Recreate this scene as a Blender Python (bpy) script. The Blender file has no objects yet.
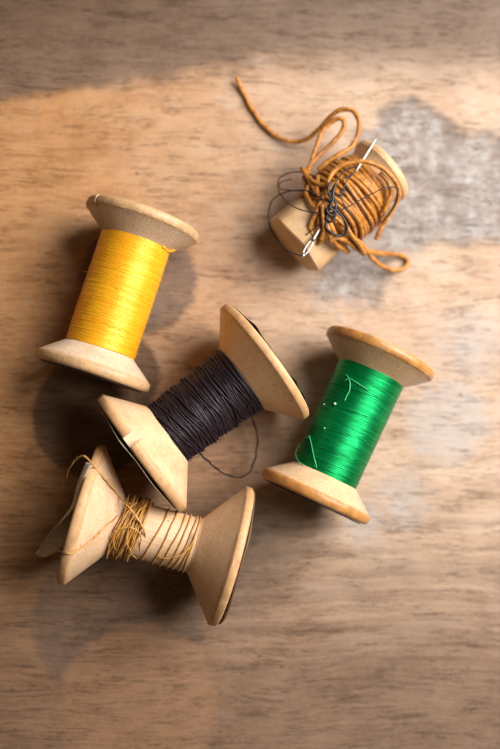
import bpy, bmesh, math, random
from mathutils import Vector, Matrix, noise
from mathutils.bvhtree import BVHTree

S = 0.001                                   # everything below is written in millimetres
PI = math.pi
scene = bpy.context.scene
COL = scene.collection

# ------------------------------------------------------------------ camera geometry
DIST, FPX, TX, TY = 280.0, 1028.71, 0.0566, -0.0847
CR = (Matrix.Rotation(TY, 3, 'Y') @ Matrix.Rotation(TX, 3, 'X'))
CAM = CR @ Vector((0, 0, DIST))

def ray(u, v):
    d = CR @ Vector(((u - 250) / FPX, -(v - 374.5) / FPX, -1.0))
    return d.normalized()

def at(u, v, z=0.0):
    """point at height z (mm) seen at a place of the photograph"""
    d = ray(u, v)
    return CAM + d * ((z - CAM.z) / d.z)

# ------------------------------------------------------------------ node helper
class NT:
    def __init__(self, name):
        self.mat = bpy.data.materials.new(name)
        self.mat.use_nodes = True
        self.t = self.mat.node_tree
        self.bsdf = next(n for n in self.t.nodes if n.type == 'BSDF_PRINCIPLED')
        self.out = next(n for n in self.t.nodes if n.type == 'OUTPUT_MATERIAL')
        tc = self.t.nodes.new('ShaderNodeTexCoord')
        self.p = self.vmul(tc.outputs['Object'], (1000, 1000, 1000))
    def put(self, sock, v):
        if isinstance(v, bpy.types.NodeSocket): self.t.links.new(v, sock)
        elif v is not None:
            if sock.type == 'RGBA' and len(v) == 3: v = (*v, 1)
            sock.default_value = v
    def vm(self, op, a, b=None):
        n = self.t.nodes.new('ShaderNodeVectorMath'); n.operation = op
        self.put(n.inputs[0], a)
        if b is not None: self.put(n.inputs[1], b)
        return n.outputs['Value'] if op in ('LENGTH', 'DISTANCE', 'DOT_PRODUCT') else n.outputs['Vector']
    def vmul(self, a, b): return self.vm('MULTIPLY', a, b)
    def vadd(self, a, b): return self.vm('ADD', a, b)
    def m(self, op, a, b=None, c=None, clamp=False):
        n = self.t.nodes.new('ShaderNodeMath'); n.operation = op; n.use_clamp = clamp
        for i, x in enumerate((a, b, c)):
            if x is not None: self.put(n.inputs[i], x)
        return n.outputs[0]
    def noise(self, vec, scale=1.0, detail=3.0, rough=0.55, dist=0.0, color=False):
        n = self.t.nodes.new('ShaderNodeTexNoise')
        self.put(n.inputs['Vector'], vec)
        n.inputs['Scale'].default_value = scale; n.inputs['Detail'].default_value = detail
        n.inputs['Roughness'].default_value = rough; n.inputs['Distortion'].default_value = dist
        return n.outputs['Color'] if color else n.outputs['Fac']
    def rng(self, v, a, b, c=0.0, d=1.0, smooth=True):
        n = self.t.nodes.new('ShaderNodeMapRange')
        n.interpolation_type = 'SMOOTHSTEP' if smooth else 'LINEAR'
        self.put(n.inputs['Value'], v)
        for k, x in zip(('From Min', 'From Max', 'To Min', 'To Max'), (a, b, c, d)): self.put(n.inputs[k], x)
        return n.outputs['Result']
    def mix(self, f, a, b, mode='MIX'):
        n = self.t.nodes.new('ShaderNodeMix'); n.data_type = 'RGBA'; n.blend_type = mode
        n.clamp_factor = True
        self.put(n.inputs[0], f); self.put(n.inputs[6], a); self.put(n.inputs[7], b)
        return n.outputs[2]
    def sep(self, v):
        n = self.t.nodes.new('ShaderNodeSeparateXYZ'); self.put(n.inputs[0], v); return n.outputs
    def comb(self, x, y, z):
        n = self.t.nodes.new('ShaderNodeCombineXYZ')
        for i, k in enumerate((x, y, z)): self.put(n.inputs[i], k)
        return n.outputs[0]
    def bump(self, h, strength=0.5, dist=0.0002, normal=None):
        n = self.t.nodes.new('ShaderNodeBump')
        n.inputs['Strength'].default_value = strength; n.inputs['Distance'].default_value = dist
        self.put(n.inputs['Height'], h)
        if normal is not None: self.put(n.inputs['Normal'], normal)
        return n.outputs[0]
    def set(self, **k):
        for a, v in k.items(): self.put(self.bsdf.inputs[a.replace('_', ' ')], v)
        return self.mat

# ------------------------------------------------------------------ materials
def mat_board():
    g = NT('old_stained_board')
    p = g.p
    warp = g.vm('SUBTRACT', g.noise(g.vmul(p, (0.02, 0.03, 1)), 1, 2, 0.5, color=True), (0.5, 0.5, 0.5))
    q = g.vadd(p, g.vmul(warp, (0, 9, 0)))
    g1 = g.noise(g.vmul(q, (0.012, 0.30, 1)), 1, 5, 0.6)
    g2 = g.noise(g.vmul(q, (0.060, 0.95, 1)), 1, 5, 0.68)
    g3 = g.noise(g.vmul(q, (0.085, 1.25, 1)), 1, 4, 0.7)
    blot = g.noise(p, 0.045, 5, 0.6)
    fine = g.noise(p, 0.9, 4, 0.7)
    cloud = g.noise(g.vmul(p, (0.10, 0.16, 1)), 1, 5, 0.65)
    tone = g.m('ADD', g.m('MULTIPLY', g1, 0.22), g.m('ADD', g.m('MULTIPLY', g2, 0.34), g.m('MULTIPLY', g3, 0.44)))
    tone = g.m('ADD', tone, g.m('MULTIPLY', g.m('SUBTRACT', blot, 0.5), 0.45))
    tone = g.m('ADD', tone, g.m('MULTIPLY', g.m('SUBTRACT', cloud, 0.5), 0.45))
    tone = g.m('ADD', tone, g.m('MULTIPLY', g.m('SUBTRACT', fine, 0.5), 0.30))
    tone = g.rng(tone, 0.28, 0.64)
    x, y, _ = g.sep(p)
    # the board itself is redder to the left, greyer and more worn to the right
    side = g.rng(g.m('ADD', x, g.m('MULTIPLY', g.m('SUBTRACT', blot, 0.5), 60)), -60, 40)
    dark = g.mix(side, (0.270, 0.116, 0.040), (0.330, 0.220, 0.150))
    light = g.mix(side, (0.430, 0.220, 0.092), (0.445, 0.308, 0.210))
    col = g.mix(tone, dark, light)
    worn = g.rng(g.noise(g.vmul(q, (0.035, 0.10, 1)), 1, 5, 0.65), 0.42, 0.62)
    col = g.mix(g.m('MULTIPLY', worn, 0.42), col, g.mix(side, (0.45, 0.238, 0.106), (0.49, 0.368, 0.280)))
    # pores: short dark dashes along the grain
    pore = g.rng(g.noise(g.vmul(q, (0.16, 1.9, 1)), 1, 3, 0.65), 0.58, 0.70)
    pore = g.m('MULTIPLY', pore, g.rng(g.noise(p, 0.06, 2), 0.35, 0.6))
    col = g.mix(g.m('MULTIPLY', pore, 0.17), col, (0.12, 0.07, 0.04))
    ck = g.m('ABSOLUTE', g.m('SUBTRACT', g.noise(g.vmul(q, (0.05, 0.85, 1)), 1, 4, 0.6), 0.5))
    ck = g.m('MULTIPLY', g.rng(ck, 0.0, 0.022, 1, 0), g.rng(g.noise(g.vmul(p, (0.06, 0.25, 1)), 1, 3, 0.6), 0.50, 0.60))
    col = g.mix(g.m('MULTIPLY', ck, 0.20), col, (0.075, 0.042, 0.024))
    # lower part is browner and dirtier, with vignette darkening painted into the colour
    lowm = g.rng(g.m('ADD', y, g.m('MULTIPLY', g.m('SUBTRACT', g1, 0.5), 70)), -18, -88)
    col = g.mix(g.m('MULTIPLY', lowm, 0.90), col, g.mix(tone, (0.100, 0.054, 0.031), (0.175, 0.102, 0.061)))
    # stains ----------------------------------------------------------
    wv = g.vmul(g.vm('SUBTRACT', g.noise(p, 0.12, 4, 0.6, color=True), (0.5, 0.5, 0.5)), (9, 9, 0))
    ws = g.vadd(g.vmul(p, (1, 1, 0)), wv)
    wg = g.vadd(ws, g.vmul(g.vm('SUBTRACT', g.noise(g.vmul(p, (0.35, 0.6, 1)), 1, 5, 0.7, color=True), (0.5, 0.5, 0.5)), (9, 6, 0)))
    wv2 = g.vmul(g.vm('SUBTRACT', g.noise(p, 0.07, 2, 0.5, color=True), (0.5, 0.5, 0.5)), (3, 3, 0))
    wv3 = g.vmul(g.vm('SUBTRACT', g.noise(g.vmul(p, (0.35, 1.6, 1)), 1, 3, 0.7, color=True), (0.5, 0.5, 0.5)), (4.6, 2.0, 0))
    wn = g.vadd(g.vadd(g.vmul(p, (1, 1, 0)), wv2), wv3)
    def disc(u, v, rpx, soft, vec=None, sx=1.0):
        c = at(u, v)
        d = g.vm('SUBTRACT', vec if vec is not None else ws, (c.x, c.y, 0))
        if sx != 1.0: d = g.vmul(d, (1 / sx, 1, 1))
        r = rpx / (FPX / DIST)
        return g.rng(g.vm('LENGTH', d), r - soft, r + soft, 1, 0)
    def union(*ms):
        a = ms[0]
        for b in ms[1:]: a = g.m('MAXIMUM', a, b)
        return a
    mottle = g.rng(g.noise(p, 0.28, 6, 0.7), 0.32, 0.68)
    # grey worn patch, upper right
    grey = union(disc(410, 158, 56, 3, wg), disc(452, 188, 58, 3, wg), disc(498, 186, 56, 3, wg), disc(400, 215, 42, 3, wg),
                 disc(352, 270, 34, 4, wg), disc(330, 285, 20, 4, wg))
    speck = g.rng(g.noise(g.vmul(p, (0.32, 0.60, 1)), 1, 6, 0.72), 0.50, 0.66)
    gcol = g.mix(mottle, (0.150, 0.132, 0.124), (0.345, 0.322, 0.308))
    gedge = g.m('MULTIPLY', g.rng(g.noise(p, 0.10, 5, 0.7), 0.47, 0.62), 0.6)
    gcol = g.mix(gedge, gcol, (0.115, 0.092, 0.080))
    gcol = g.mix(g.m('MULTIPLY', speck, 0.85), gcol, (0.085, 0.066, 0.056))
    col = g.mix(g.m('MULTIPLY', grey, g.rng(mottle, 0, 1, 0.76, 0.93)), col, gcol)
    rim = g.m('MULTIPLY', g.m('MULTIPLY', grey, g.m('SUBTRACT', 1, grey)), 4)
    col = g.mix(g.m('MULTIPLY', rim, g.rng(g.noise(p, 0.06, 3, 0.6), 0.40, 0.65, 0.0, 0.55)), col, (0.10, 0.075, 0.06))
    pale = union(disc(448, 425, 42, 3), disc(402, 500, 24, 5), disc(365, 520, 18, 5), disc(470, 345, 30, 8))
    col = g.mix(g.m('MULTIPLY', pale, g.rng(mottle, 0, 1, 0.45, 0.78)), col, (0.355, 0.322, 0.305))
    spots = g.m('MULTIPLY', g.rng(g.noise(p, 0.09, 5, 0.65), 0.55, 0.70), g.m('MULTIPLY', g.rng(x, -70, 30, 0.10, 0.30), g.rng(y, -62, -20, 0.12, 1.0)))
    col = g.mix(spots, col, (0.40, 0.36, 0.33))
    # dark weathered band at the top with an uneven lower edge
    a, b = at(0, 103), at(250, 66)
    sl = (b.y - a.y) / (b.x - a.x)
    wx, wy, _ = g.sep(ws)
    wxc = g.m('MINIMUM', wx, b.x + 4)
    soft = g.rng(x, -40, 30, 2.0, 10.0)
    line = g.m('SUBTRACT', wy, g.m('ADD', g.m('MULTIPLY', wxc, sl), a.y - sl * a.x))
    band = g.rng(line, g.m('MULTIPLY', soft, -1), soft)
    deep = g.rng(line, 0, 30)  # vignette painted into the colour: band deepens towards the top edge
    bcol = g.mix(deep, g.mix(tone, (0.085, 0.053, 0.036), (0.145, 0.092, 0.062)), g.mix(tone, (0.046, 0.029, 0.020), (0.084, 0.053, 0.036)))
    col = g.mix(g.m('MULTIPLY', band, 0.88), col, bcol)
    # ring marks of jars and tins
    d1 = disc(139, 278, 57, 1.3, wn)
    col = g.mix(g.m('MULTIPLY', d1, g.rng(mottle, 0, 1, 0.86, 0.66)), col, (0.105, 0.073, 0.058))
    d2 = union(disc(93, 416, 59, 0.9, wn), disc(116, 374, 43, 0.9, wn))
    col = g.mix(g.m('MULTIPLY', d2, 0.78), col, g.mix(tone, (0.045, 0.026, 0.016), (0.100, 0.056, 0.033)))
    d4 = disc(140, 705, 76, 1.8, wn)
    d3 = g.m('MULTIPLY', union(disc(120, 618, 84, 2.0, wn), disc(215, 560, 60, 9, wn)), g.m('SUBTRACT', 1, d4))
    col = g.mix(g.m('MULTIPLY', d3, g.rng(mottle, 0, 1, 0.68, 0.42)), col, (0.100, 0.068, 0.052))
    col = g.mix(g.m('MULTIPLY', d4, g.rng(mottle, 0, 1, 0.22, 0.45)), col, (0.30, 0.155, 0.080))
    # specks of dirt
    vor = g.t.nodes.new('ShaderNodeTexVoronoi'); vor.inputs['Scale'].default_value = 0.11
    g.put(vor.inputs['Vector'], g.vadd(g.vmul(p, (1, 1.25, 0)), wv2))
    dot = g.m('MULTIPLY', g.rng(vor.outputs['Distance'], 0.035, 0.09, 1, 0), g.rng(g.noise(p, 0.05, 1), 0.5, 0.6))
    col = g.mix(g.m('MULTIPLY', dot, 0.65), col, (0.06, 0.04, 0.03))
    h = g.m('ADD', g.m('MULTIPLY', g2, 0.7), g.m('ADD', g.m('MULTIPLY', fine, 0.35), g.m('ADD', g.m('MULTIPLY', pore, -0.8), g.m('MULTIPLY', ck, -0.9))))
    return g.set(Base_Color=col, Roughness=g.rng(tone, 0, 1, 0.72, 0.58), Normal=g.bump(h, 0.7, 0.0005),
                 Specular_IOR_Level=0.25)

def mat_wood(name, R, pale, rim, rough=0.42, seed=0.0, rim_mix=0.85, dirt=0.4):
    """turned spool wood: pale cone, darker handled rim"""
    g = NT(name)
    p = g.vadd(g.p, (seed * 13.1, 0, 0))
    x, y, z = g.sep(g.p)
    rr = g.vm('LENGTH', g.comb(0, y, g.m('SUBTRACT', z, R)))
    gr = g.noise(g.vmul(p, (0.10, 1.5, 1.5)), 1, 4, 0.6)
    gf = g.noise(g.vmul(p, (0.35, 4.0, 4.0)), 1, 3, 0.6)
    bl = g.noise(p, 0.16, 4, 0.55)
    tone = g.m('ADD', g.m('MULTIPLY', gr, 0.42), g.m('ADD', g.m('MULTIPLY', gf, 0.10), g.m('MULTIPLY', bl, 0.48)))
    tone = g.rng(tone, 0.34, 0.64)
    lo = tuple(a * b for a, b in zip(pale, (0.80, 0.73, 0.64)))
    col = g.mix(tone, lo, pale)
    flecks = g.rng(g.noise(g.vmul(p, (0.5, 3.0, 3.0)), 1, 3, 0.7), 0.62, 0.72)
    col = g.mix(g.m('MULTIPLY', flecks, 0.10), col, tuple(c * 0.55 for c in pale))
    rm = g.rng(g.m('ADD', rr, g.m('MULTIPLY', g.m('SUBTRACT', bl, 0.5), 2.2)), R - 1.25, R - 0.15)
    rimc = g.mix(g.rng(g.noise(p, 0.35, 4, 0.65), 0.3, 0.7), tuple(c * 0.66 for c in rim), rim)
    col = g.mix(g.m('MULTIPLY', rm, rim_mix), col, rimc)
    # handling grime
    gm = g.rng(g.noise(p, 0.22, 5, 0.7), 0.56, 0.74)
    col = g.mix(g.m('MULTIPLY', gm, dirt), col, tuple(c * 0.52 for c in rim))
    vor = g.t.nodes.new('ShaderNodeTexVoronoi'); vor.inputs['Scale'].default_value = 0.28
    g.put(vor.inputs['Vector'], p)
    dots = g.m('MULTIPLY', g.rng(vor.outputs['Distance'], 0.05, 0.09, 1, 0), g.rng(g.noise(p, 0.15, 1), 0.52, 0.58))
    col = g.mix(g.m('MULTIPLY', dots, 0.7), col, (0.10, 0.055, 0.03))
    # lathe rings
    ring = g.m('SINE', g.m('MULTIPLY', rr, 9.0))
    h = g.m('ADD', g.m('MULTIPLY', gf, 0.7), g.m('ADD', g.m('MULTIPLY', gr, 0.5), g.m('MULTIPLY', ring, 0.045)))
    return g.set(Base_Color=col, Roughness=g.m('ADD', rough, g.m('MULTIPLY', g.m('SUBTRACT', bl, 0.5), 0.25)),
                 Normal=g.bump(h, 0.45, 0.00025), Specular_IOR_Level=0.4)

def mat_plain_wood(name, c):
    g = NT(name)
    n = g.noise(g.vmul(g.p, (0.6, 3, 3)), 1, 3)
    return g.set(Base_Color=g.mix(n, tuple(v * 0.75 for v in c), c), Roughness=0.6)

def mat_thread(name, c, c2, rough=0.34, spec=0.5, sheen=0.2, sheen_tint=(1, 1, 1), streak=0.5, freq=(2.6, 0.25, 0.25), metal=0.0):
    g = NT(name)
    n = g.noise(g.vmul(g.p, freq), 1, 3, 0.7)
    n2 = g.noise(g.p, 0.25, 3, 0.6)
    f = g.m('ADD', g.m('MULTIPLY', g.rng(n, 0.36, 0.64), streak), g.m('MULTIPLY', g.rng(n2, 0.3, 0.7), 0.3), clamp=True)
    col = g.mix(f, c, c2)
    fib = g.noise(g.vmul(g.p, (9, 3, 3)), 1, 2)
    g.set(Base_Color=col, Roughness=rough, Specular_IOR_Level=spec, Sheen_Weight=sheen, Metallic=metal,
          Sheen_Tint=(*sheen_tint, 1), Sheen_Roughness=0.4, Normal=g.bump(fib, 0.25, 0.0001))
    return g.mat

def mat_paper(name, c, c2, rough=0.6):
    g = NT(name)
    n = g.noise(g.p, 0.5, 5, 0.7)
    return g.set(Base_Color=g.mix(g.rng(n, 0.35, 0.65), c, c2), Roughness=rough, Normal=g.bump(n, 0.2, 0.0002))

def mat_steel(name):
    g = NT(name)
    n = g.noise(g.p, 1.5, 3)
    return g.set(Base_Color=(0.45, 0.435, 0.41), Metallic=1.0, Roughness=g.rng(n, 0.3, 0.7, 0.28, 0.42))

# ------------------------------------------------------------------ mesh helpers (mm in, metres out)
def link(name, bm, mats, parent=None, smooth=True, angle=None):
    me = bpy.data.meshes.new(name)
    bmesh.ops.scale(bm, vec=(S, S, S), verts=bm.verts)
    bm.to_mesh(me); bm.free()
    for mt in (mats if isinstance(mats, (list, tuple)) else [mats]): me.materials.append(mt)
    for f in me.polygons: f.use_smooth = smooth
    if angle is not None: me.set_sharp_from_angle(angle=angle)
    o = bpy.data.objects.new(name, me); COL.objects.link(o)
    if parent is not None: o.parent = parent
    return o

def tag(o, label=None, cat=None, group=None, kind=None):
    for k, v in (('label', label), ('category', cat), ('group', group), ('kind', kind)):
        if v: o[k] = v
    return o

def lathe(bm, prof, R, seg=128, wob=None, closed=True):
    """profile [(x, r)] revolved round the local axis y=0, z=R"""
    rings = []
    for x, r in prof:
        ring = []
        for i in range(seg):
            a = 2 * PI * i / seg
            d = wob(x, r, a) if wob else 0.0
            ring.append(bm.verts.new((x, (r + d) * math.cos(a), R + (r + d) * math.sin(a))))
        rings.append(ring)
    n = len(rings)
    for k in range(n if closed else n - 1):
        a, b = rings[k], rings[(k + 1) % n]
        for i in range(seg):
            j = (i + 1) % seg
            bm.faces.new((a[i], a[j], b[j], b[i]))
    bmesh.ops.recalc_face_normals(bm, faces=bm.faces[:])
    return bm

def catmull(pts, step=0.5):
    P = [Vector(p) for p in pts]
    if len(P) < 3: return P
    P = [P[0] * 2 - P[1]] + P + [P[-1] * 2 - P[-2]]
    out = []
    for i in range(1, len(P) - 2):
        p0, p1, p2, p3 = P[i - 1:i + 3]
        n = max(2, int((p2 - p1).length / step))
        for k in range(n):
            t = k / n
            out.append(0.5 * ((2 * p1) + (p2 - p0) * t + (2 * p0 - 5 * p1 + 4 * p2 - p3) * t * t + (3 * p1 - p0 - 3 * p2 + p3) * t ** 3))
    out.append(P[-2].copy())
    return out

def tube(bm, pts, r, sides=8, taper=None, ply=0.0, lay=1.2):
    n = len(pts)
    prev = None; nrm = None; rings = []; s = 0.0
    for i in range(n):
        t = (pts[min(i + 1, n - 1)] - pts[max(i - 1, 0)])
        if t.length < 1e-9: t = Vector((1, 0, 0))
        t.normalize()
        if nrm is None:
            nrm = t.orthogonal().normalized()
        else:
            nrm = (nrm - t * nrm.dot(t))
            nrm = nrm.normalized() if nrm.length > 1e-6 else t.orthogonal().normalized()
            s += (pts[i] - pts[i - 1]).length
        bn = t.cross(nrm)
        rr = r * (taper(i / max(1, n - 1)) if taper else 1.0) * (1 + 0.16 * noise.noise(pts[i] * 0.45) + 0.07 * noise.noise(pts[i] * 1.7))
        ring = []
        for k in range(sides):
            a = 2 * PI * k / sides
            q = rr * (1 + ply * math.cos(2 * a - lay * s)) if ply else rr
            ring.append(bm.verts.new(pts[i] + nrm * (q * math.cos(a)) + bn * (q * math.sin(a))))
        rings.append(ring)
    for a, b in zip(rings, rings[1:]):
        for k in range(sides):
            j = (k + 1) % sides
            bm.faces.new((a[k], a[j], b[j], b[k]))
    bm.faces.new(rings[0][::-1]); bm.faces.new(rings[-1])
    return bm

def kinked(pts, amp, seed):
    return [p + Vector([amp * noise.noise(p * 0.35 + Vector((seed + 17 * k, 0, 0))) + 0.4 * amp * noise.noise(p * 1.1 + Vector((seed + 29 * k, 5, 0))) for k in range(3)]) for p in pts]

def boolean_cut(o, cutter_bm, mat):
    """cut a notch out of o; the cut faces take the second material"""
    me = bpy.data.meshes.new('cut')
    bmesh.ops.scale(cutter_bm, vec=(S, S, S), verts=cutter_bm.verts)
    bmesh.ops.recalc_face_normals(cutter_bm, faces=cutter_bm.faces[:])
    cutter_bm.to_mesh(me); cutter_bm.free()
    o.data.materials.append(mat)
    me.materials.append(o.data.materials[0]); me.materials.append(mat)
    for f in me.polygons: f.material_index = 1
    c = bpy.data.objects.new('cut', me); COL.objects.link(c)
    c.parent = o.parent
    md = o.modifiers.new('b', 'BOOLEAN'); md.operation = 'DIFFERENCE'; md.object = c; md.solver = 'EXACT'
    bpy.context.view_layer.update()
    dg = bpy.context.evaluated_depsgraph_get()
    new = bpy.data.meshes.new_from_object(o.evaluated_get(dg), depsgraph=dg)
    o.modifiers.clear(); o.data = new
    bpy.data.objects.remove(c)
    for f in new.polygons: f.use_smooth = True
    new.set_sharp_from_angle(angle=math.radians(32))

def box_bm(c, size, ax=None):
    bm = bmesh.new(); bmesh.ops.create_cube(bm, size=1.0)
    M = Matrix.Translation(c) @ (ax.to_4x4() if ax else Matrix.Identity(4)) @ Matrix.Diagonal((*size, 1))
    bmesh.ops.transform(bm, matrix=M, verts=bm.verts)
    return bm

# ------------------------------------------------------------------ spools
class Spool:
    def __init__(self, cx, cy, th, R, label, mat, prof, barrel_r, x_b, seg=160):
        self.R = R; self.th = th
        self.root = bpy.data.objects.new('thread_spool', None); COL.objects.link(self.root)
        self.root.empty_display_size = 0.01
        self.root.location = (cx * S, cy * S, 0); self.root.rotation_euler = (0, 0, th)
        tag(self.root, label, 'spool', 'wooden thread spools lying on the board')
        self.M = Matrix.Translation((cx, cy, 0)) @ Matrix.Rotation(th, 4, 'Z')     # in mm
        self.Mi = self.M.inverted()
        self.polys = []                                                           # for resting threads on the wood
        self.flanges = []
        rnd = random.Random(label)
        for sgn in (1, -1):
            off = rnd.random() * 50
            def wob(x, r, a):
                if r < 3: return 0
                return 0.07 * noise.noise(Vector((math.cos(a) * 1.6 + off, math.sin(a) * 1.6, x * 0.15))) + \
                    0.03 * noise.noise(Vector((math.cos(a) * 7 + off, math.sin(a) * 7, x * 0.8))) - \
                    (0.35 * max(0, noise.noise(Vector((math.cos(a) * 6 - off, math.sin(a) * 6, x * 0.7))) - 0.42) if r > prof[7][1] - 1 else 0)
            bm = lathe(bmesh.new(), [(sgn * x, r) for x, r in prof], R, seg, wob)
            self.keep(bm)
            self.flanges.append(link('flange', bm, mat, self.root, True, math.radians(32)))
        bm = lathe(bmesh.new(), [(-x_b, barrel_r), (-x_b, 2.6), (x_b, 2.6), (x_b, barrel_r)], R, 96)
        self.keep(bm)
        self.barrel = link('barrel', bm, mat, self.root, True, math.radians(32))
    def keep(self, bm):
        bm.verts.index_update()
        self.polys.append(([self.M @ v.co for v in bm.verts], [[v.index for v in f.verts] for f in bm.faces]))
    def bvh(self):
        vs, fs = [], []
        for v, f in self.polys:
            k = len(vs); vs += v; fs += [[i + k for i in q] for q in f]
        return BVHTree.FromPolygons(vs, fs)
    def local(self, p): return self.Mi @ Vector(p)
    def drape(self, uvs, off=0.2, z=None):
        """points where the sight lines meet this spool, lifted by off along the surface normal; 3-tuples give the height instead"""
        b = self.bvh(); out = []
        for q in uvs:
            if len(q) == 3: out.append(self.local(at(*q))); continue
            h = b.ray_cast(CAM, ray(*q))
            if h[0] is None: out.append(self.local(at(q[0], q[1], z if z is not None else self.R)))
            else:
                n = h[1] if h[1].dot(CAM - h[0]) > 0 else -h[1]
                out.append(self.local(h[0] + n * off))
        return out

def small_prof(L=21.6, t=2.6, R=15.0):
    return [(13.0, 2.6), (13.0, 7.3), (14.2, 8.5), (15.6, 10.2), (17.2, 12.3), (18.9, 14.35), (19.15, 14.75), (19.6, 14.97), (20.3, 15.0), (20.9, 14.93),
            (21.35, 14.65), (21.6, 14.2), (21.6, 12), (21.6, 7), (21.6, 2.6)]
def big_prof():
    return [(9.7, 2.6), (9.7, 6.9), (9.95, 7.0), (10.3, 7.35), (12.6, 10.3), (15.2, 13.6), (18.1, 17.3), (18.3, 17.62), (18.6, 17.78),
            (19.3, 17.8), (19.9, 17.75), (20.2, 17.55), (20.4, 17.2), (20.4, 13), (20.4, 8), (20.4, 2.6)]

def wind(bm, R, x0, x1, rfun, pitch, tr, turns, seed, jit=0.3, rjit=0.08, steps=44, sides=6, wander=0.35, ply=0.0):
    """one continuous strand wound back and forth between x0 and x1"""
    rnd = random.Random(seed)
    pts = []
    x = x0; d = 1; ph = rnd.random() * 6.28
    n = int(turns * steps)
    off = rnd.random() * 100
    rr_off = 0.0; pj = 1.0
    lastturn = -1
    for i in range(n + 1):
        a = ph + 2 * PI * i / steps
        tn = i // steps
        if tn != lastturn:
            lastturn = tn; pj = 1 + rnd.uniform(-jit, jit); target = rnd.uniform(-rjit, rjit)
        rr_off += (target - rr_off) * (3.0 / steps)
        x += d * pitch * pj / steps
        if x > x1: x = x1; d = -1
        if x < x0: x = x0; d = 1
        xx = x + wander * noise.noise(Vector((math.cos(a) * 0.8 + off, math.sin(a) * 0.8, i / steps * 0.35)))
        xx = min(max(xx, x0 - 0.1), x1 + 0.1)
        r = rfun(xx) + rr_off + 0.5 * rjit * noise.noise(Vector((math.cos(a) * 2, math.sin(a) * 2, i / steps)))
        pts.append(Vector((xx, r * math.cos(a), R + r * math.sin(a))))
    tube(bm, pts, tr, sides, ply=ply, lay=2.2)

def label_disc(sp, sgn, rad, mat, warp, seed, seg=72, thick=0.12, face=None):
    """paper label stuck on the end of a spool; warp(angle, q) lifts it off the wood (q = 0 middle, 1 edge)"""
    bm = bmesh.new(); R = sp.R
    rnd = random.Random(seed)
    X = face
    rings = []
    for side in (0, 1):
        for q in (0.16, 0.5, 0.75, 0.88, 1.0):
            ring = []
            for i in range(seg):
                a = 2 * PI * i / seg
                lift, grow = warp(a, q)
                r = rad * q * (1 + 0.015 * noise.noise(Vector((math.cos(a) * 3, math.sin(a) * 3, seed)))) + grow
                x = sgn * (X + 0.06 + lift + side * thick)
                ring.append(bm.verts.new((x, r * math.cos(a), R + r * math.sin(a))))
            rings.append(ring)
    order = rings[:5] + rings[5:][::-1]
    n = len(order)
    for k in range(n):
        a, b = order[k], order[(k + 1) % n]
        for i in range(seg):
            j = (i + 1) % seg
            f = bm.faces.new((a[i], a[j], b[j], b[i]))
            f.material_index = 0 if k >= 4 else 1
    bmesh.ops.recalc_face_normals(bm, faces=bm.faces[:])
    fl = sp.flanges[0 if sgn > 0 else 1]
    return link('paper_label', bm, mat, fl, True, math.radians(40))

def bumpf(a, c, w):
    d = (a - c + PI) % (2 * PI) - PI
    return math.exp(-(d / w) ** 2)

def fibres(bm, R, x0, x1, rad, n, seed, r=0.045):
    rnd = random.Random(seed)
    for _ in range(n):
        a = rnd.uniform(-0.3, PI + 0.3); x = rnd.uniform(x0, x1); rr = rad(x)
        e = Vector((0, math.cos(a), math.sin(a))); t = Vector((rnd.uniform(-0.5, 0.5), -math.sin(a), math.cos(a)))
        p = Vector((x, 0, R)) + e * rr
        l = rnd.uniform(0.8, 2.6)
        tube(bm, catmull([p, p + t * l * 0.4 + e * rnd.uniform(0.1, 0.5), p + t * l + e * rnd.uniform(0.15, 1.0)], 0.25), r, 4)

# materials of the wood
PALE = (0.72, 0.55, 0.37)
m_y = mat_wood('pale_beech', 15.0, (0.64, 0.49, 0.355), (0.54, 0.31, 0.135), 0.40, 1, 0.85, 0.25)
m_g = mat_wood('honey_beech', 15.0, (0.66, 0.445, 0.275), (0.46, 0.195, 0.045), 0.30, 2, 0.95, 0.35)
m_k = mat_wood('warm_beech', 17.8, (0.68, 0.455, 0.275), (0.62, 0.34, 0.15), 0.42, 3, 0.85, 0.3)
m_n = mat_wood('bleached_beech', 17.8, (0.68, 0.470, 0.300), (0.58, 0.32, 0.14), 0.45, 4, 0.85, 0.25)
m_b = mat_wood('small_beech', 9.7, (0.72, 0.50, 0.30), (0.56, 0.33, 0.15), 0.40, 5, 0.7, 0.3)
m_cut = mat_plain_wood('fresh_cut_wood', (0.82, 0.62, 0.40))
m_lab_dark = mat_paper('printed_label', (0.030, 0.026, 0.024), (0.06, 0.05, 0.045), 0.45)
m_lab_back = mat_paper('label_paper', (0.50, 0.40, 0.28), (0.66, 0.55, 0.42))
m_lab_grey = mat_paper('worn_label', (0.30, 0.24, 0.18), (0.46, 0.38, 0.30))

# ---- yellow spool
Y = Spool(-35.157, 19.246, 1.262, 15.0, 'wooden spool full of bright yellow thread', m_y, small_prof(), 7.3, 12.9)
mt_y = mat_thread('yellow_silk', (0.86, 0.385, 0.006), (0.96, 0.50, 0.022), 0.38, 0.6, 0.0, (1, 0.8, 0.3), 0.40, (2.2, 0.12, 0.12), 0.3)
bm = lathe(bmesh.new(), [(-14.5, 6.0), (-14.5, 8.75), (14.5, 8.75), (14.5, 6.0)], 15.0, 96)
wind(bm, 15.0, -14.6, 14.6, lambda x: 8.9 + 0.10 * math.cos(x / 14.6 * 1.5), 0.33, 0.21, 175, 11, 0.12, 0.035, 44, 6, 0.14)
fibres(bm, 15.0, -14, 14, lambda x: 9.0, 60, 9, 0.03)
th = link('thread', bm, mt_y, Y.root)
bm = bmesh.new()
wind(bm, 15.0, -13.8, 13.8, lambda x: 9.14, 3.4, 0.11, 7, 12, 0.6, 0.03, 44, 5, 0.9)
link('crossing_strand', bm, mt_y, th)
bm = bmesh.new()
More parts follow.
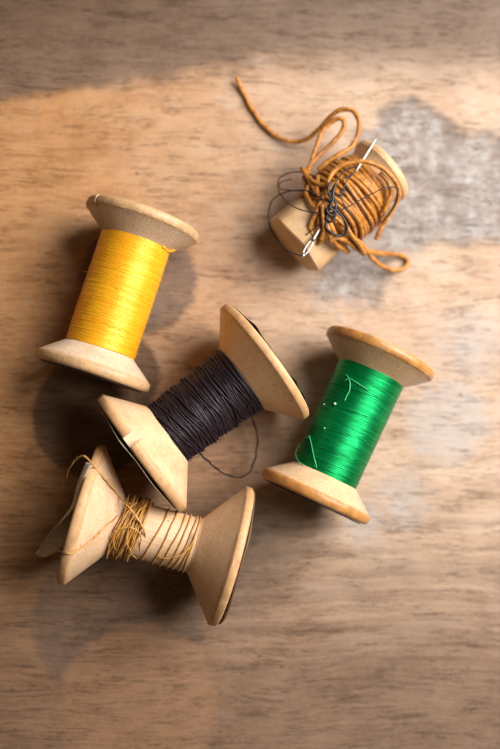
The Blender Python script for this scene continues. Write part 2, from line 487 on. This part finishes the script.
tube(bm, catmull(Y.drape([(163, 246), (167, 250), (172, 250), (180, 247, 13), (188, 243, 13.5), (193, 241, 12.5)], 0.25)), 0.33, 7, ply=0.12)
link('thread_end', bm, mt_y, th)
# slit in the rim that holds a thread end
def rim_point(sp, u, v):
    h = sp.bvh().ray_cast(CAM, ray(u, v)); return sp.local(h[0])
c = rim_point(Y, 96.5, 197.5)
a = math.atan2(c.z - 15, c.y)
ax = Matrix.Rotation(a, 3, 'X') @ Matrix.Rotation(0.12, 3, 'Y')
boolean_cut(Y.flanges[0], box_bm(Vector((20.3, 14.9 * math.cos(a), 15 + 14.9 * math.sin(a))), (4.6, 2.2, 0.75), ax), m_cut)
label_disc(Y, 1, 13.2, [m_lab_grey, m_lab_back], lambda a, q: (0.02 * q, 0), 1, face=21.6)
label_disc(Y, -1, 13.4, [m_lab_dark, m_lab_back], lambda a, q: (0.04 * q, 0), 2, face=21.6)

# ---- green spool
G = Spool(24.140, -13.750, 1.136, 15.0, 'wooden spool full of emerald green thread', m_g, small_prof(), 7.3, 12.9)
mt_g = mat_thread('green_silk', (0.0, 0.20, 0.046), (0.0, 0.36, 0.105), 0.35, 0.4, 0.0, (0.2, 1, 0.6), 0.45, (2.2, 0.12, 0.12), 0.75)
bm = lathe(bmesh.new(), [(-14.5, 6.0), (-14.5, 8.55), (14.5, 8.55), (14.5, 6.0)], 15.0, 96)
wind(bm, 15.0, -14.6, 14.6, lambda x: 8.70 + 0.014 * x, 0.32, 0.20, 180, 21, 0.12, 0.035, 44, 6, 0.14)
fibres(bm, 15.0, -14, 14, lambda x: 8.8, 60, 10, 0.03)
th = link('thread', bm, mt_g, G.root)
bm = bmesh.new()
wind(bm, 15.0, -13.8, 13.8, lambda x: 8.93 + 0.014 * x, 4.0, 0.10, 6, 22, 0.6, 0.03, 44, 5, 0.8)
link('crossing_strand', bm, mt_g, th)
mt_gl = mat_thread('green_strand', (0.02, 0.33, 0.10), (0.06, 0.55, 0.22), 0.4, 0.5, 0.3, (0.4, 1, 0.6), 0.5)
G.polys.append(([G.M @ Vector((x, 9.0 * math.cos(t), 15 + 9.0 * math.sin(t))) for x in (-14, 14) for t in [k * PI / 32 for k in range(64)]],
                [[k, (k + 1) % 64, 64 + (k + 1) % 64, 64 + k] for k in range(64)]))
for path in ([(347, 375), (350, 381), (350, 390), (347, 396), (345, 401)], [(345, 381), (350, 379), (357, 383), (368, 390)],
             [(310, 436), (312, 444), (314, 455), (317, 468)],
             [(309, 437), (302, 441), (298, 447), (296.5, 454), (299, 461), (304, 466)]):
    bm = bmesh.new()
    tube(bm, catmull(G.drape(path, 0.28, 14), 0.3), 0.13, 6)
    link('loose_strand', bm, mt_gl, th)
m_lint = mat_paper('lint', (0.75, 0.80, 0.76), (0.9, 0.92, 0.9), 0.9)
for k, (u, v) in enumerate([(335.5, 404), (325, 404.5), (325, 428.5)]):
    q = G.drape([(u, v)], 0.25)[0]
    bm = bmesh.new(); bmesh.ops.create_icosphere(bm, subdivisions=2, radius=0.28 if k == 0 else 0.17)
    for vv in bm.verts: vv.co *= 1 + 0.5 * noise.noise(vv.co * 4 + Vector((k, 0, 0)))
    bmesh.ops.translate(bm, vec=q, verts=bm.verts)
    link('lint_speck', bm, m_lint, th)
label_disc(G, 1, 13.2, [m_lab_grey, m_lab_back], lambda a, q: (0.02 * q, 0), 3, face=21.6)
label_disc(G, -1, 13.6, [m_lab_dark, m_lab_back], lambda a, q: (q ** 3 * (0.15 + 0.1 * math.sin(a * 3)), 0), 4, face=21.6)

# ---- dark spool
K = Spool(-13.339, -9.354, 0.640, 17.8, 'wide flanged wooden spool wound with blackish purple thread', m_k, big_prof(), 6.9, 9.65)
mt_k = mat_thread('black_linen', (0.0060, 0.0030, 0.0036), (0.021, 0.0108, 0.0165), 0.48, 0.28, 0.05, (0.55, 0.45, 0.8), 0.7, (1.2, 0.5, 0.5))
bm = lathe(bmesh.new(), [(-11.1, 6.0), (-11.1, 7.9), (11.2, 8.2), (11.2, 6.0)], 17.8, 96)
kr = lambda x: 8.35 + 0.022 * x + 0.35 * max(0, (x - 7) / 4) + 0.25 * noise.noise(Vector((x * 0.5, 3, 1)))
wind(bm, 17.8, -11.3, 11.4, kr, 0.52, 0.29, 100, 31, 0.35, 0.16, 56, 8, 0.5, 0.12)
wind(bm, 17.8, -11.4, 11.5, lambda x: kr(x) + 0.26, 0.85, 0.27, 56, 32, 0.6, 0.14, 56, 8, 1.4, 0.12)
fibres(bm, 17.8, -11, 11, lambda x: kr(x) + 0.4, 150, 7)
th = link('thread', bm, mt_k, K.root)
bm = bmesh.new()
wind(bm, 17.8, -11.2, 11.4, lambda x: kr(x) + 0.50, 3.4, 0.26, 7, 33, 0.6, 0.06, 56, 8, 1.2, 0.12)
link('crossing_strand', bm, mt_k, th)
K.polys.append(([K.M @ Vector((x, r * math.cos(t), 17.8 + r * math.sin(t))) for x, r in ((-12, 8.6), (12, 9.0)) for t in [k * PI / 32 for k in range(64)]],
                [[k, (k + 1) % 64, 64 + (k + 1) % 64, 64 + k] for k in range(64)]))
bm = bmesh.new()
tube(bm, kinked(catmull(K.drape([(158, 417), (166, 424), (178, 434), (188, 443), (196, 449.5), (204, 457, 15), (213, 466, 11), (227, 475, 8), (241, 477, 6), (251, 469, 5),
                          (256, 452, 5), (257, 436, 6), (253, 420, 8), (246, 408, 11)], 0.35), 0.4), 0.35, 3), 0.22, 8, ply=0.15)
link('loose_strand', bm, mt_k, th)
# little step cut into the edge of the lower flange, and its pale chip
c = rim_point(K, 132, 441)
a = math.atan2(c.z - 17.8, c.y)
ax = Matrix.Rotation(a, 3, 'X')
boolean_cut(K.flanges[1], box_bm(Vector((-19.1, 17.5 * math.cos(a - 0.03), 17.8 + 17.5 * math.sin(a - 0.03))), (5.2, 3.6, 2.8), Matrix.Rotation(a + 0.22, 3, 'X')), m_cut)
label_disc(K, 1, 16.0, [m_lab_dark, m_lab_dark],
           lambda a, q: (q ** 3 * (0.05 + 0.6 * bumpf(a, 1.05, 0.15) + 0.6 * bumpf(a, 2.1, 0.10) + 0.6 * bumpf(a, 2.40, 0.08)), 0.9 * q ** 4), 5, face=20.4)
label_disc(K, -1, 16.3, [m_lab_back, m_lab_dark],
           lambda a, q: (q ** 4 * (0.25 + 0.65 * bumpf(a, 1.25, 0.30) + 0.45 * bumpf(a, 2.0, 0.35)), 0.2 * q ** 4), 6, face=20.4)

# ---- nearly empty spool
N = Spool(-25.041, -41.364, -0.278, 17.8, 'wide flanged wooden spool, nearly bare, with a few golden brown strands', m_n, big_prof(), 6.9, 9.65)
mt_n = mat_thread('golden_thread', (0.34, 0.150, 0.026), (0.60, 0.31, 0.075), 0.42, 0.45, 0.3, (1, 0.8, 0.4), 0.6, (1.5, 0.8, 0.8))
bm = bmesh.new()
rt = 0.19
for k in range(30):                                   # untidy heap of turns next to the left cone
    rnd = random.Random(100 + k)
    x0 = rnd.uniform(-9.4, -4.8); sl = rnd.uniform(-0.8, 4.4); ph = PI / 2 + rnd.uniform(-1.0, 1.0); pts = []
    for i in range(65):
        a = 2 * PI * i / 60
        x = max(x0 + sl * math.sin(a + ph) * 0.6 + 0.5 * noise.noise(Vector((math.cos(a), math.sin(a), k * 3.3))), -10.3)
        base = 6.9 + max(0, (-9.7 - x)) * 1.2
        r = base + rt + 0.035 * k + 0.25 * noise.noise(Vector((math.cos(a) * 1.5, math.sin(a) * 1.5, k)))
        if 0.6 < ((a / PI) % 2) - 1 or k % 4 == 0: r += 0.5 * max(0, -math.sin(a)) * rnd.uniform(0.6, 1)
        pts.append(Vector((x, r * math.cos(a), 17.8 + r * math.sin(a))))
    tube(bm, pts, rt, 7, ply=0.12)
xs = [-0.4, 2.2, 4.3, 6.0, 7.4, 8.5, 9.0]
for k, x0 in enumerate(xs):                           # spaced slanting turns along the bare barrel
    rnd = random.Random(200 + k); pts = []
    tilt = (1.7, 1.2, 1.4, 1.1, 1.3, 0.9, 0.3)[k]
    for i in range(63):
        a = 2 * PI * i / 60
        r = 6.9 + rt + 0.05 + 0.25 * max(0, -math.sin(a))
        x = min(x0 + tilt * math.cos(a) + 0.3 * noise.noise(Vector((math.cos(a), math.sin(a), k * 2.1))), 9.6)
        pts.append(Vector((x, r * math.cos(a), 17.8 + r * math.sin(a))))
    tube(bm, pts, rt, 7, ply=0.12)
fibres(bm, 17.8, -9, -4.5, lambda x: 7.9, 30, 8, 0.035)
th = link('thread', bm, mt_n, N.root)
tag(th, 'few loose golden brown turns on the bare barrel')
for path, r in (
    ([(145, 533, 25.6), (138, 519, 26.6), (126, 505, 27.4), (118, 496), (109, 486), (101, 476), (95, 468), (90, 461, 36), (86, 458, 36.4), (81.5, 456.5, 35.6), (76, 459, 31), (70, 468, 26),
      (64, 483, 18), (58, 499, 11), (56, 510, 7), (55, 520, 4)], 0.19),
    ([(130, 503, 27), (124, 507), (114, 518), (102, 529), (92, 538), (83, 545.6), (76, 550), (70, 552), (65, 552), (61, 551, 28), (58, 551, 24)], 0.2),
    ([(126, 505, 27.3), (132, 511, 26.5), (138, 519, 26), (143, 528, 25.6), (147, 540, 24.2), (148.5, 552, 22), (147, 561, 17)], 0.2),
    ([(118, 552, 22), (113, 544, 26), (117, 530, 27.4), (124, 517, 27.6), (131, 507, 27), (137, 502, 25)], 0.15),
    ([(137, 559, 20), (131, 552, 25), (127, 540, 27.2), (130, 524, 27.7), (139, 511, 27), (146, 505, 24)], 0.15),
    ([(108, 549, 22), (112, 535, 26.6), (122, 528, 27.6), (134, 529, 27.4), (141, 538, 26), (140, 551, 23)], 0.15),
    ([(158, 557, 23), (168, 559, 24.6), (178, 556, 25.6), (187, 550, 25.7), (193, 541, 25.6), (196, 532, 25.2)], 0.2),
):
    bm = bmesh.new(); tube(bm, kinked(catmull(N.drape(path, 0.32), 0.35), 0.3, r * 1000 + len(path)), r, 7, ply=0.15)
    link('loose_strand', bm, mt_n, th)
bm = bmesh.new(); bmesh.ops.create_icosphere(bm, subdivisions=2, radius=0.55)
q = N.drape([(64.5, 552.5)], 0.2)[0]
for vv in bm.verts: vv.co = Vector((vv.co.x * 1.3, vv.co.y, vv.co.z)) * (1 + 0.3 * noise.noise(vv.co * 3)) + q
link('knot', bm, mat_thread('dark_knot', (0.05, 0.02, 0.008), (0.10, 0.05, 0.02)), th)
label_disc(N, 1, 16.5, [m_lab_dark, m_lab_back], lambda a, q: (q ** 3 * (0.20 + 0.55 * bumpf(a, 2.4, 0.5) + 0.35 * bumpf(a, 1.2, 0.4)), 0.6 * q ** 4), 7, face=20.4)
# the other label has come half off: a curled flap of paper standing away from the end
label_disc(N, -1, 14.8, [m_lab_grey, m_lab_back], lambda a, q: (0.03, 0), 8, face=20.4)
bm = bmesh.new()
edge = [(92, 463, 33.5), (85, 478, 32), (79, 493, 30.5), (75, 507, 28.5), (62, 521, 27), (49, 534, 22), (42, 544, 18), (39, 554, 14)]
inner = [(93, 466, 30.5), (88, 480, 27), (84, 500, 23), (80, 520, 20), (72, 537, 17), (62, 548, 13), (52, 554, 10), (44, 557, 9)]
E1 = catmull([N.local(at(*q)) for q in edge], 1.0); E2 = catmull([N.local(at(*q)) for q in inner], 1.0)
def samp(P, t):
    f = t * (len(P) - 1); i = min(int(f), len(P) - 2); return P[i].lerp(P[i + 1], f - i)
NU, NV = 40, 8
grid = []
for i in range(NU + 1):
    t = i / NU; a, b = samp(E1, t), samp(E2, t)
    grid.append([a.lerp(b, j / NV) + Vector((-1.6 * math.sin(PI * j / NV), 0.15 * noise.noise(Vector((i * .2, j * .4, 0))), 0)) for j in range(NV + 1)])
def sheet(bm, grid, thick):
    nu, nv = len(grid), len(grid[0])
    V = [[], []]
    for s in (0, 1):
        for i in range(nu):
            row = []
            for j in range(nv):
                du = grid[min(i + 1, nu - 1)][j] - grid[max(i - 1, 0)][j]
                dv = grid[i][min(j + 1, nv - 1)] - grid[i][max(j - 1, 0)]
                n = du.cross(dv); n = n.normalized() if n.length > 1e-9 else Vector((0, 0, 1))
                row.append(bm.verts.new(grid[i][j] + n * thick * (s - 0.5)))
            V[s].append(row)
    for s in (0, 1):
        for i in range(nu - 1):
            for j in range(nv - 1):
                f = (V[s][i][j], V[s][i + 1][j], V[s][i + 1][j + 1], V[s][i][j + 1])
                bm.faces.new(f if s else f[::-1])
    loop = [(i, 0) for i in range(nu)] + [(nu - 1, j) for j in range(1, nv)] + [(i, nv - 1) for i in range(nu - 2, -1, -1)] + [(0, j) for j in range(nv - 2, 0, -1)]
    for k in range(len(loop)):
        a, b = loop[k], loop[(k + 1) % len(loop)]
        bm.faces.new((V[0][a[0]][a[1]], V[0][b[0]][b[1]], V[1][b[0]][b[1]], V[1][a[0]][a[1]]))
    bmesh.ops.recalc_face_normals(bm, faces=bm.faces[:])
sheet(bm, grid, 0.14)
fl = link('peeling_label', bm, m_lab_back, N.flanges[1])

# ---- small spool with brown cord
pa, pb = at(384.5, 168, 9.7), at(293, 246, 9.7)
mid = (pa + pb) / 2; dv = pa - pb
half = dv.length / 2
B = Spool(mid.x, mid.y, math.atan2(dv.y, dv.x), 9.7, 'small wooden spool smothered in loose brown waxed cord', m_b,
          [(half - 9.5, 2.2), (half - 9.5, 6.0), (half - 7.0, 7.0), (half - 2.2, 9.3), (half - 1.9, 9.6), (half - 1.2, 9.7), (half - 0.5, 9.6), (half, 9.2), (half, 6), (half, 2.2)],
          6.0, half - 9.6, 96)
# the near flange is a thick block with worn facets
bpy.data.objects.remove(B.flanges[1])
B.polys.pop(1)
bm = bmesh.new()
NS = 6; rot = math.radians(90 + 12)
prof = [(-half + 9.5, 8.6), (-half + 9.0, 9.3), (-half + 1.0, 9.7), (-half + 0.35, 9.5), (-half, 9.0), (-half, 0.05), (-half + 9.5, 0.05)]
def facet(a, r):
    if r < 3: return r
    w = PI / NS
    d = (a - rot + w) % (2 * w) - w            # angle from the nearest ridge
    e = abs(w - abs(d))
    poly = math.cos(w) / math.cos(w - abs(d)) if True else 1
    return r * min(1.0, max(poly * 1.06, 0.0)) * 1.0
rings = []
for x, r in prof:
    rings.append([bm.verts.new((x, facet(2 * PI * i / 96, r) * math.cos(2 * PI * i / 96), facet(2 * PI * i / 96, r) * math.sin(2 * PI * i / 96))) for i in range(96)])
for k in range(len(rings)):
    a, b = rings[k], rings[(k + 1) % len(rings)]
    for i in range(96):
        j = (i + 1) % 96; bm.faces.new((a[i], a[j], b[j], b[i]))
bmesh.ops.recalc_face_normals(bm, faces=bm.faces[:])
bmesh.ops.translate(bm, vec=(0, 0, 9.7), verts=bm.verts)
zmin = min(v.co.z for v in bm.verts)
B.keep(bm)
B.flanges.insert(1, link('flange', bm, m_b, B.root, True, math.radians(25)))
tag(B.flanges[1], 'thick faceted end block of the spool')

mt_c = mat_thread('brown_waxed_cord', (0.24, 0.084, 0.011), (0.58, 0.240, 0.040), 0.48, 0.4, 0.15, (1, 0.7, 0.4), 0.6, (0.9, 0.9, 0.9))
bm = lathe(bmesh.new(), [(-half + 10, 5), (-half + 10, 8.0), (0, 8.8), (half - 6, 8.2), (half - 6, 5)], 9.7, 64)
cr = lambda x: 9.5 - 0.018 * (x - 2) ** 2
wind(bm, 9.7, -half + 10.2, half - 5.8, cr, 1.22, 0.64, 24, 41, 0.35, 0.3, 48, 8, 0.7, 0.05)
wind(bm, 9.7, -half + 12.5, half - 6.2, lambda x: cr(x) + 0.95, 1.3, 0.62, 9, 42, 0.5, 0.4, 48, 8, 1.5, 0.05)
th = link('cord', bm, mt_c, B.root)
cords = [
    # long tail reaching to the upper left
    [(236.5, 78, 2.2), (240, 86, 1.2), (245, 96, 0.8), (252, 109, 0.8), (261, 122, 0.8), (272, 133, 1.0), (284, 140, 1.6), (296, 142, 2.6), (309, 138, 4.5), (320, 128, 7), (329, 118, 9), (338, 111, 11),
     (347, 109.5, 12), (355, 113, 13), (359, 124, 14), (357, 137, 15), (351, 147, 16), (342, 153, 16.5), (330, 160, 16), (318, 170, 15)],
    # inner loop beside it
    [(309, 190, 15), (304, 180, 14), (306, 173, 13), (314, 161, 12), (326, 149, 12), (337, 138, 12.5), (344, 127, 13), (343, 120, 13), (337, 119, 12.5), (329, 124, 11.5), (321, 134, 11), (316, 148, 11),
     (311, 163, 12), (308, 176, 13.5), (312, 190, 15)],
    # loop over the right end
    [(329, 190, 20.5), (329, 180, 20.8), (335, 170, 21), (346, 164, 21.5), (360, 161.5, 22), (374, 164, 22), (387, 172, 21.5), (396, 183, 20), (399, 194, 18.5), (395, 206, 17), (388, 217, 16), (381, 229, 15), (376, 240, 14)],
    [(380, 173, 20.5), (388, 182, 20), (391, 193, 19), (387, 204, 18), (383, 212, 17)],
    # loop lying on the board at lower right
    [(338, 222, 21), (346, 232, 20.5), (356, 240, 18), (364, 247, 14), (371, 257, 9), (380, 265, 5), (391, 269.5, 2.5), (402, 269, 1.2), (408, 263, 0.9), (405, 257, 1.2), (394, 254, 3), (381, 253.5, 6), (369, 251, 10),
     (358, 246, 14), (349, 237, 18), (342, 226, 20.5)],
    # strands knotted round the waist
    [(306, 174, 14), (312, 186, 17), (320, 197, 19.5), (325, 207, 20.5), (323, 220, 20), (317, 231, 19.5), (313, 239, 18), (318, 243, 18), (323, 236, 20), (326, 222, 21), (329, 210, 21), (335, 205, 21)],
    [(318, 176, 17), (317, 190, 18.5), (322, 205, 20.5), (330, 214, 21.5), (343, 224, 21.5), (352, 236, 20), (360, 246, 16.5), (364, 254, 12), (358, 250, 14), (349, 243, 17.5), (338, 238, 20), (329, 241, 20)],
    [(327, 222, 21.5), (330, 236, 20.8), (338, 246, 17.5), (348, 252, 12), (344, 246, 15), (336, 236, 19.5), (331, 226, 21.5), (327, 216, 21.5), (322, 208, 20.5), (313, 203, 18.5)],
    [(309, 186, 16), (306, 194, 16.5), (311, 203, 18.5), (318, 212, 20), (319, 224, 20), (314, 235, 19), (310, 228, 19), (315, 215, 20), (322, 200, 20.5), (327, 190, 20.8), (338, 180, 21)],
    [(322, 205, 21.3), (323, 216, 21.6), (324, 228, 21.2), (321, 240, 19.5)],
    [(302, 168, 13), (308, 178, 15.5), (318, 184, 18.5), (330, 186, 20.5)],
]
for path in cords:
    bm = bmesh.new()
    tube(bm, catmull([B.local(at(*q)) for q in path], 0.4), 0.62, 10, ply=0.08)
    link('loose_cord', bm, mt_c, th)

# ---- needle stuck under the cord
na, nb = at(377, 137.5, 17.7), at(301.5, 258, 20.6)
L = (nb - na).length
nd = (nb - na).normalized()
nx = nd.cross(Vector((0, 0, 1))).normalized(); nz = nx.cross(nd)
eye0, eye1 = L - 5.2, L - 1.4
bm = bmesh.new()
def oval(c, w, h, n=12): return [bm.verts.new(c + nx * (w * math.cos(2 * PI * k / n)) + nz * (h * math.sin(2 * PI * k / n))) for k in range(n)]
def bridge(a, b):
    for k in range(len(a)):
        j = (k + 1) % len(a); bm.faces.new((a[k], a[j], b[j], b[k]))
rs = [oval(na + nd * d, w, w) for d, w in ((0, 0.05), (0.5, 0.14), (2, 0.25), (5, 0.34), (8, 0.40), (L - 8, 0.42), (eye0 - 1.0, 0.46), (eye0, 0.52))]
for a, b in zip(rs, rs[1:]): bridge(a, b)
bm.faces.new(rs[0][::-1]); bm.faces.new(rs[-1])
for s in (-1, 1):                                        # two cheeks leave the eye open
    pts = [(eye0 - 0.3, 0.20), (eye0 + 0.5, 0.46), (eye0 + 1.9, 0.55), (eye1 - 0.5, 0.46), (eye1 + 0.3, 0.20)]
    tube(bm, catmull([na + nd * d + nx * (s * w) for d, w in pts], 0.3), 0.27, 8)
rs = [oval(na + nd * d, w, 0.42) for d, w in ((eye1, 0.55), (eye1 + 0.6, 0.50), (eye1 + 1.1, 0.34), (L, 0.1))]
for a, b in zip(rs, rs[1:]): bridge(a, b)
bm.faces.new(rs[0][::-1]); bm.faces.new(rs[-1])
bmesh.ops.recalc_face_normals(bm, faces=bm.faces[:])
org = (na + nb) / 2
bmesh.ops.translate(bm, vec=-org, verts=bm.verts)
nee = link('sewing_needle', bm, mat_steel('needle_steel'))
nee.location = org * S
tag(nee, 'steel sewing needle stuck under the brown cord', 'needle')

# ---- fine black thread run through the needle and tangled over the cord
mt_b = mat_thread('fine_black_thread', (0.012, 0.009, 0.010), (0.03, 0.022, 0.022), 0.45, 0.4, 0.2, (0.6, 0.5, 0.6), 0.5)
org = at(320, 215, 0)
paths = [
    ([(303, 256, 21.2), (295, 254, 19), (286, 249, 15), (277, 240, 11), (270, 227, 9), (268.5, 214, 9), (272, 201, 11), (281, 194, 14), (294, 190.5, 17), (308, 191, 19), (322, 199, 21.5), (333, 204, 22.2)], 0.20),
    ([(279, 191, 6), (278, 181, 6), (284, 175, 8), (296, 172, 11), (309, 174, 14), (317, 180, 17), (312, 190, 17.5), (300, 191, 15), (288, 190, 11), (279, 188, 7), (281, 182, 7), (292, 179, 10)], 0.18),
    ([(278, 191, 18), (286, 201, 19.8), (296, 208, 20.2), (310, 212, 20.8), (325, 213, 22), (341, 210, 22.4), (357, 202, 22.4), (372, 194, 22.6), (385, 188, 22.8), (396, 188, 21), (397, 200, 19), (390, 214, 17.5), (381, 223, 16)], 0.17),
    ([(327, 219, 22.2), (326, 227, 22), (332, 233, 22), (341, 236, 21.5), (347, 232, 21.8), (346, 223, 22.2), (340, 214, 22.6), (333, 207, 22.6), (327, 212, 22.4), (328, 221, 22.4)], 0.34),
    ([(329, 197, 22), (335, 184, 22.4), (345, 171, 22.4), (357, 167, 22.6), (351, 176, 22.6), (343, 180, 22.4), (355, 198, 22), (365, 212, 21), (371, 226, 18.5)], 0.17),
    ([(331, 181, 22.3), (328, 190, 22.6), (331, 201, 22.9), (327, 211, 22.8), (333, 216, 22.9), (336, 205, 23), (333, 194, 22.8), (336, 184, 22.6)], 0.33),
    ([(325, 186, 21.8), (333, 198, 23.2), (330, 208, 23.3), (336, 213, 23.2), (331, 222, 22.8), (325, 217, 22.4)], 0.30),
    ([(352, 172, 22.2), (346, 183, 22.6), (341, 196, 22.8), (346, 208, 22.6), (354, 220, 21.6), (358, 232, 19.5)], 0.16),
    ([(301, 240, 18), (312, 230, 20.4), (322, 222, 21.6), (330, 212, 22.4)], 0.18),
]
bm = bmesh.new()
for path, r in paths: tube(bm, catmull([at(*q) - org for q in path], 0.35), r, 6)
rnd = random.Random(5)                                   # short whipping of the same thread round the needle
for k in range(9):
    t = 0.44 + 0.24 * k / 8
    c = na.lerp(nb, t) - org; pts = []
    for i in range(26):
        a = 2 * PI * i / 22
        rr = 0.95 + rnd.uniform(-0.06, 0.06)
        pts.append(c + nx * (rr * math.cos(a)) + nz * (rr * math.sin(a)) + nd * (rnd.uniform(-0.1, 0.1) + 0.5 * math.sin(a + k)))
    if k in (4, 6): continue
    tube(bm, pts, 0.30, 6)
o = link('sewing_thread', bm, mt_b)
o.location = org * S
tag(o, 'fine black thread tangled round the needle and brown cord', 'thread')

# ------------------------------------------------------------------ board
bm = bmesh.new()
bmesh.ops.create_cube(bm, size=1.0)
bmesh.ops.scale(bm, vec=(520, 420, 18), verts=bm.verts)
bmesh.ops.translate(bm, vec=(0, 0, -9), verts=bm.verts)
bmesh.ops.bevel(bm, geom=bm.edges[:], offset=1.5, segments=3, affect='EDGES')
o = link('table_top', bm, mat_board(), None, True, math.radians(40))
tag(o, 'old stained wooden board with horizontal grain', 'table top', None, 'structure')

# ------------------------------------------------------------------ light: one soft window to the upper right and the dim room
def area(name, loc, target, size, power, color):
    l = bpy.data.lights.new(name, 'AREA'); l.shape = 'RECTANGLE'; l.size = size[0] * S; l.size_y = size[1] * S
    l.energy = power; l.color = color
    o = bpy.data.objects.new(name, l); COL.objects.link(o)
    o.location = Vector(loc) * S
    o.rotation_euler = (Vector(target) - Vector(loc)).to_track_quat('-Z', 'Y').to_euler()
    return o
area('window_light', (265, 120, 310), (0, 10, 0), (340, 340), 5.5, (1.0, 0.97, 0.935))
w = bpy.data.worlds.new('World'); scene.world = w; w.use_nodes = True
bg = w.node_tree.nodes.get('Background')
bg.inputs['Color'].default_value = (1.0, 0.72, 0.46, 1); bg.inputs['Strength'].default_value = 0.10

# ------------------------------------------------------------------ camera
cd = bpy.data.cameras.new('camera'); cam = bpy.data.objects.new('camera', cd); COL.objects.link(cam)
cam.matrix_world = Matrix.Translation(CAM * S) @ CR.to_4x4()
cd.sensor_fit = 'HORIZONTAL'; cd.sensor_width = 36.0
cd.lens = FPX / 500 * 36.0
cd.clip_start = 0.005; cd.clip_end = 10
cd.dof.use_dof = True
fp = Vector((-16, -16, 26))
cd.dof.focus_distance = (CAM - fp).dot(CR @ Vector((0, 0, 1))) * S
cd.dof.aperture_fstop = cd.lens / 8.0
scene.camera = cam

scene.render.engine = 'CYCLES'
scene.view_settings.view_transform = 'Standard'; scene.view_settings.look = 'None'
scene.view_settings.exposure = 0.0; scene.view_settings.gamma = 1.0
